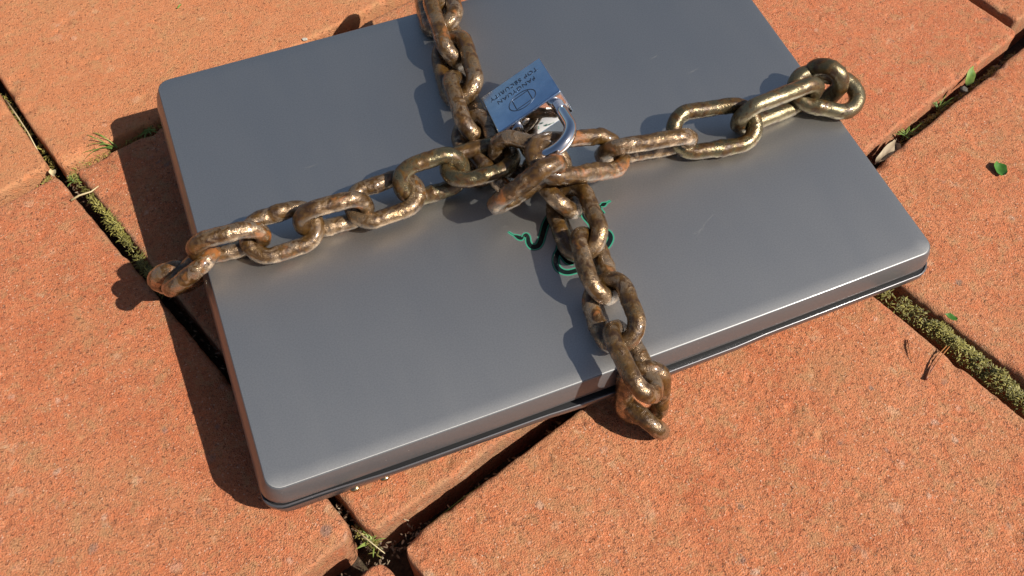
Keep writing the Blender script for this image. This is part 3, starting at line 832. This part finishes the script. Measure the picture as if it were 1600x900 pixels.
def stud(x, y, z):
    bm = bmesh.new()
    bmesh.ops.create_uvsphere(bm, u_segments=20, v_segments=12, radius=1)
    for v in bm.verts: v.co = Vector(((x + v.co.x*2.5)*MM, (y + v.co.y*1.4)*MM, (z + v.co.z*1.4)*MM))
    me = bpy.data.meshes.new("stud"); bm.to_mesh(me); bm.free(); me.shade_smooth()
    link("stud", me, laptop, (STUD,))
stud(36.4, -3.0, -26.6)
stud(51.3, -3.2, -26.6)

# emblem: coiled snakes, black with a green rim, printed on the lid
def catmull(P, n=8):
    out = []
    P = [Vector((*p, 0)) for p in P]
    Q = [P[0]*2 - P[1]] + P + [P[-1]*2 - P[-2]]
    for i in range(1, len(Q)-2):
        for k in range(n):
            t = k/n
            a, b, c, d = Q[i-1], Q[i], Q[i+1], Q[i+2]
            out.append(0.5*((2*b) + (c-a)*t + (2*a-5*b+4*c-d)*t*t + (3*b-a-3*c+d)*t**3))
    out.append(P[-1])
    return out
def ribbon(bm, P, wfn, z):
    C_ = catmull(P); n = len(C_)
    prev = None
    for i, p in enumerate(C_):
        d = (C_[min(i+1, n-1)] - C_[max(i-1, 0)]).normalized(); s = Vector((-d.y, d.x, 0))
        w = wfn(i/(n-1))/2
        a = bm.verts.new(((p + s*w).x*MM, (p + s*w).y*MM, z*MM)); b = bm.verts.new(((p - s*w).x*MM, (p - s*w).y*MM, z*MM))
        if prev: bm.faces.new((prev[0], prev[1], b, a))
        prev = (a, b)
emblem = bpy.data.objects.new("emblem", None)
def snake_w(share):
    """width along a stroke; share = its length against the whole snake, 0 for a headless coil"""
    def f(u):
        if not share: return 2.6
        u = u*share
        if u < 0.10: return 0.3
        if u < 0.27: return 0.3 + 2.0*math.sin(math.pi*(u-0.10)/0.17)
        return 1.3 + 1.5*min(1, (u-0.25)/0.35)
    return f
parts = {"rim": (2.0, 0.05, EMB_PALE), "outline": (1.35, 0.10, EMB_GREEN), "snake": (0.0, 0.15, EMB_BLACK)}
em = None
strokes = [(EMBLEM['snake_left'], 1.0), (EMBLEM['snake_right'], 0.62), (EMBLEM['mid_right'], 0), (EMBLEM['right_loop'], 0),
           (EMBLEM['loop_left'], 0), (EMBLEM['loop_in'], 0)]
for nm in ("rim", "outline", "snake"):
    ex, z, mt = parts[nm]
    bm = bmesh.new()
    for q, (P, hd) in enumerate(strokes):
        f0 = snake_w(hd)
        if nm == "snake": ribbon(bm, P, lambda u: max(0.02, f0(u) - 0.12), z + q*0.006)
        elif nm == "outline": ribbon(bm, P, lambda u: f0(u) + ex*(1.0 if u > .04 else .8), z + q*0.006)
        else: ribbon(bm, P, lambda u: f0(u) + ex, z + q*0.006)
    bmesh.ops.recalc_face_normals(bm, faces=bm.faces)
    for f in bm.faces:
        if f.normal.z < 0: f.normal_flip()
    me = bpy.data.meshes.new("emblem" if nm == "rim" else nm); bm.to_mesh(me); bm.free()
    if nm == "rim":
        em = link("emblem", me, laptop, (mt,))
    else:
        link("snake_outline" if nm == "outline" else "snake_figure", me, em, (mt,))
bpy.data.objects.remove(emblem)

bm = bmesh.new()
for (x0, y0, x1, y1) in SCRATCHES:
    a, b = Vector((x0, y0, 0)), Vector((x1, y1, 0)); d = (b-a).normalized(); s = Vector((-d.y, d.x, 0))*0.09
    m_ = (a + b)/2 + s*random.uniform(-2, 2)
    q = [a, m_ - s, b, m_ + s]
    bm.faces.new([bm.verts.new((v.x*MM, v.y*MM, 0.04*MM)) for v in q])
me = bpy.data.meshes.new("scratch"); bm.to_mesh(me); bm.free()
tag(link("scratch", me, laptop, (SCRATCH,)), kind='stuff')

# ---------------------------------------------------------------- chains
def link_mesh(A, B, wd, width, dia, seed, org, lumpy=1.0, weld=True):
    """forged oval link between two end tips; round wire, dented, with a weld bead"""
    A, B, wd = Vector(A), Vector(B), Vector(wd).normalized()
    ax = (B - A); L = ax.length; ax.normalize(); nrm = ax.cross(wd)
    r = dia/2; R_ = width/2 - r; hl = max(0.5, L/2 - r - R_)
    cen = (A + B)/2
    path = []
    ns, na = 14, 20
    for k in range(ns): path.append((-hl + 2*hl*k/ns, R_, 0))
    for k in range(na): a = math.pi/2 - math.pi*k/na; path.append((hl + R_*math.cos(a), R_*math.sin(a), 0))
    for k in range(ns): path.append((hl - 2*hl*k/ns, -R_, 0))
    for k in range(na): a = -math.pi/2 - math.pi*k/na; path.append((-hl + R_*math.cos(a), R_*math.sin(a), 0))
    n = len(path); N = 18
    P = [Vector(p) for p in path]
    rr = random.Random(seed)
    wpos = rr.choice((0.25, 0.75)) if False else (rr.uniform(0.06, 0.16) if rr.random() < .5 else rr.uniform(0.56, 0.66))
    vs, fs = [], []
    off = Vector((seed*3.1, seed*1.7, 0))
    for i in range(n):
        t = (P[(i+1) % n] - P[i-1]).normalized(); sd = Vector((-t.y, t.x, 0)); up = Vector((0, 0, 1))
        du = abs((i/n - wpos + .5) % 1 - .5)*n
        wb = 0.0
        if weld:
            wb = 0.75*math.exp(-(du/1.5)**2) + 0.4*math.exp(-((du-2.7)/0.8)**2)
        # end arcs worn thinner on the inside
        for k in range(N):
            a = 2*math.pi*k/N
            dv = sd*math.cos(a) + up*math.sin(a)
            p0 = P[i] + dv*r
            ns_ = 0.30*mnoise.noise(p0*0.12 + off) + (0.25*mnoise.noise(p0*0.45 - off) if lumpy > 1.5 else 0) + 0.30*mnoise.noise(p0*0.33 + off) + 0.13*mnoise.noise(p0*0.8 + off)
            rk = r + lumpy*ns_ + wb*(0.7 + 0.5*math.sin(a*2 + seed))
            q = P[i] + dv*rk
            vs.append((cen + ax*q.x + wd*q.y + nrm*q.z)*MM - org)
    for i in range(n):
        for k in range(N):
            j, m = (i+1) % n, (k+1) % N
            fs.append((i*N+k, i*N+m, j*N+m, j*N+k))
    return mesh_from("chain_link", vs, fs)

def build_chain(rows, label, seed, rough_ids=()):
    c = bpy.data.objects.new("chain", None); COL.objects.link(c)
    org = Vector(rows[0][0])*MM
    c.location = org
    tag(c, label, "chain", "rusty chains tied round the laptop")
    for i, (A, B, wd, w_, d_, ru) in enumerate(rows):
        me = link_mesh(A, B, wd, w_, d_, seed + i*5, org, 1.9 if i in rough_ids else 1.0)
        o = link("chain_link", me, c, (chain_mat(ru),))
    return c
build_chain(CROSS_LINKS, "rusty steel chain lying across the laptop from left to right, cleaner at its right end", 3, (9,))
build_chain(LONG_LINKS, "browner rusty chain running over the laptop from its back edge down over its front edge", 90, (6,))

# ---------------------------------------------------------------- padlock
pad = bpy.data.objects.new("padlock", None)
COL.objects.link(pad)
Mp = Matrix((PAD_X, PAD_Y, PAD_Z)).transposed()
Mp4 = Mp.to_4x4(); Mp4.translation = Vector(PAD_POS)*MM
# local frame: X right seen from the camera, Y towards the shackle, Z out of the front face (left-handed X,Y -> flip X)
Mp4 = Matrix((tuple(-x for x in PAD_X), PAD_Y, PAD_Z)).transposed().to_4x4(); Mp4.translation = Vector(PAD_POS)*MM
pad.matrix_world = Mp4
tag(pad, "steel padlock, sky blue painted into its colour, with a chrome shackle joining the two chains on the lid", "padlock")
pw, ph, pt = PAD_DIM

def rbox(name, x0, x1, y0, y1, z0, z1, bev, parent, mat, segs=3):
    bm = bmesh.new()
    bmesh.ops.create_cube(bm, size=1)
    for v in bm.verts:
        v.co = Vector((((x0+x1)/2 + v.co.x*(x1-x0))*MM, ((y0+y1)/2 + v.co.y*(y1-y0))*MM, ((z0+z1)/2 + v.co.z*(z1-z0))*MM))
    bmesh.ops.bevel(bm, geom=bm.edges[:], offset=bev*MM, segments=segs, profile=0.6, affect='EDGES')
    me = bpy.data.meshes.new(name); bm.to_mesh(me); bm.free()
    me.shade_smooth(); me.set_sharp_from_angle(angle=math.radians(35))
    return link(name, me, parent, (mat,))
body = rbox("body", -pw/2, pw/2, -ph/2, ph/2, -pt, 0, 0.8, pad, STEEL, 4)
plate = rbox("end_plate", -pw/2 + 0.9, pw/2 - 0.9, ph/2 - 0.3, ph/2 + 0.25, -pt + 0.9, -0.9, 0.15, pad, CHROME, 2)

# shackle: chrome U, legs into the end plate
def shackle(xr, xl, zc, r, straight):
    P = [(xr, ph/2 - 1), (xr, ph/2 + straight*.5), (xr, ph/2 + straight)]
    R_ = (xr - xl)/2
    for k in range(1, 24):
        a = math.pi*k/24
        P.append(((xr+xl)/2 + R_*math.cos(a), ph/2 + straight + abs(R_)*math.sin(a)))
    P += [(xl, ph/2 + straight), (xl, ph/2 + straight*.5), (xl, ph/2 - 1)]
    vs, fs = [], []; N = 24; n = len(P)
    for i in range(n):
        p = Vector((*P[i], zc))
        t = Vector((P[min(i+1, n-1)][0] - P[max(i-1, 0)][0], P[min(i+1, n-1)][1] - P[max(i-1, 0)][1], 0)).normalized()
        s = Vector((-t.y, t.x, 0))
        for k in range(N):
            a = 2*math.pi*k/N
            vs.append((p + s*(r*math.cos(a)) + Vector((0, 0, r*math.sin(a))))*MM)
    for i in range(n-1):
        for k in range(N):
            fs.append((i*N+k, i*N+(k+1) % N, (i+1)*N+(k+1) % N, (i+1)*N+k))
    fs.append(tuple(range(N))[::-1]); fs.append(tuple((n-1)*N+k for k in range(N)))
    return link("shackle", mesh_from("shackle", vs, fs), pad, (CHROME,))
shackle(-(pw/2 - 5.2), (pw/2 - 8.5), -pt*0.42, 3.5, 17.5)

# raised words and mark, dark to imitate the shade in stamping
def words(body_txt, x, y, size, name, squash=1.0):
    cu = bpy.data.curves.new(name, 'FONT')
    cu.body = body_txt
    cu.size = size*MM
    cu.align_x, cu.align_y = 'CENTER', 'CENTER'
    cu.space_character = 1.12
    cu.extrude = 0.00006
    cu.bevel_depth = 0.00005
    to = bpy.data.objects.new(name, cu)
    COL.objects.link(to)
    dg = bpy.context.evaluated_depsgraph_get()
    me = bpy.data.meshes.new_from_object(to.evaluated_get(dg))
    bpy.data.objects.remove(to)
    for v in me.vertices:
        v.co = Vector((v.co.x*squash + x*MM, v.co.y + y*MM, v.co.z + 0.05*MM))
    me.materials.clear()
    return link(name, me, body, (ENGRAVE_SHADE,))
words("TOP SECURITY", 0, -10.6, 4.6, "lettering", 0.92)
words("FANGYUAN", 0.3, -4.6, 4.6, "lettering", 0.92)

def loop_tube(pts, r, name, closed=True):
    vs, fs = [], []; n = len(pts); N = 6
    for i in range(n):
        t = (Vector(pts[(i+1) % n]) - Vector(pts[i-1])).normalized(); s = Vector((-t.y, t.x, 0))
        for k in range(N):
            a = 2*math.pi*k/N
            vs.append((Vector((*pts[i][:2], 0)) + s*(r*math.cos(a)) + Vector((0, 0, r*0.6*math.sin(a))))*MM)
    for i in range(n if closed else n-1):
        for k in range(N):
            j = (i+1) % n
            fs.append((i*N+k, i*N+(k+1) % N, j*N+(k+1) % N, j*N+k))
    return mesh_from(name, vs, fs)
mk = link("mark", loop_tube([(8.2*math.cos(2*math.pi*k/48), 6.0 + 6.6*math.sin(2*math.pi*k/48), 0) for k in range(48)], 0.32, "mark"), body, (ENGRAVE_SHADE,))
sq = []
for (ax_, ay_, bx_, by_) in ((-5, 1.6, 5, 1.6), (5, 1.6, 5, 10.4), (5, 10.4, -5, 10.4), (-5, 10.4, -5, 1.6)):
    for k in range(8): sq.append((ax_ + (bx_-ax_)*k/8, ay_ + (by_-ay_)*k/8, 0))
link("mark", loop_tube(sq, 0.3, "mark"), body, (ENGRAVE_SHADE,))
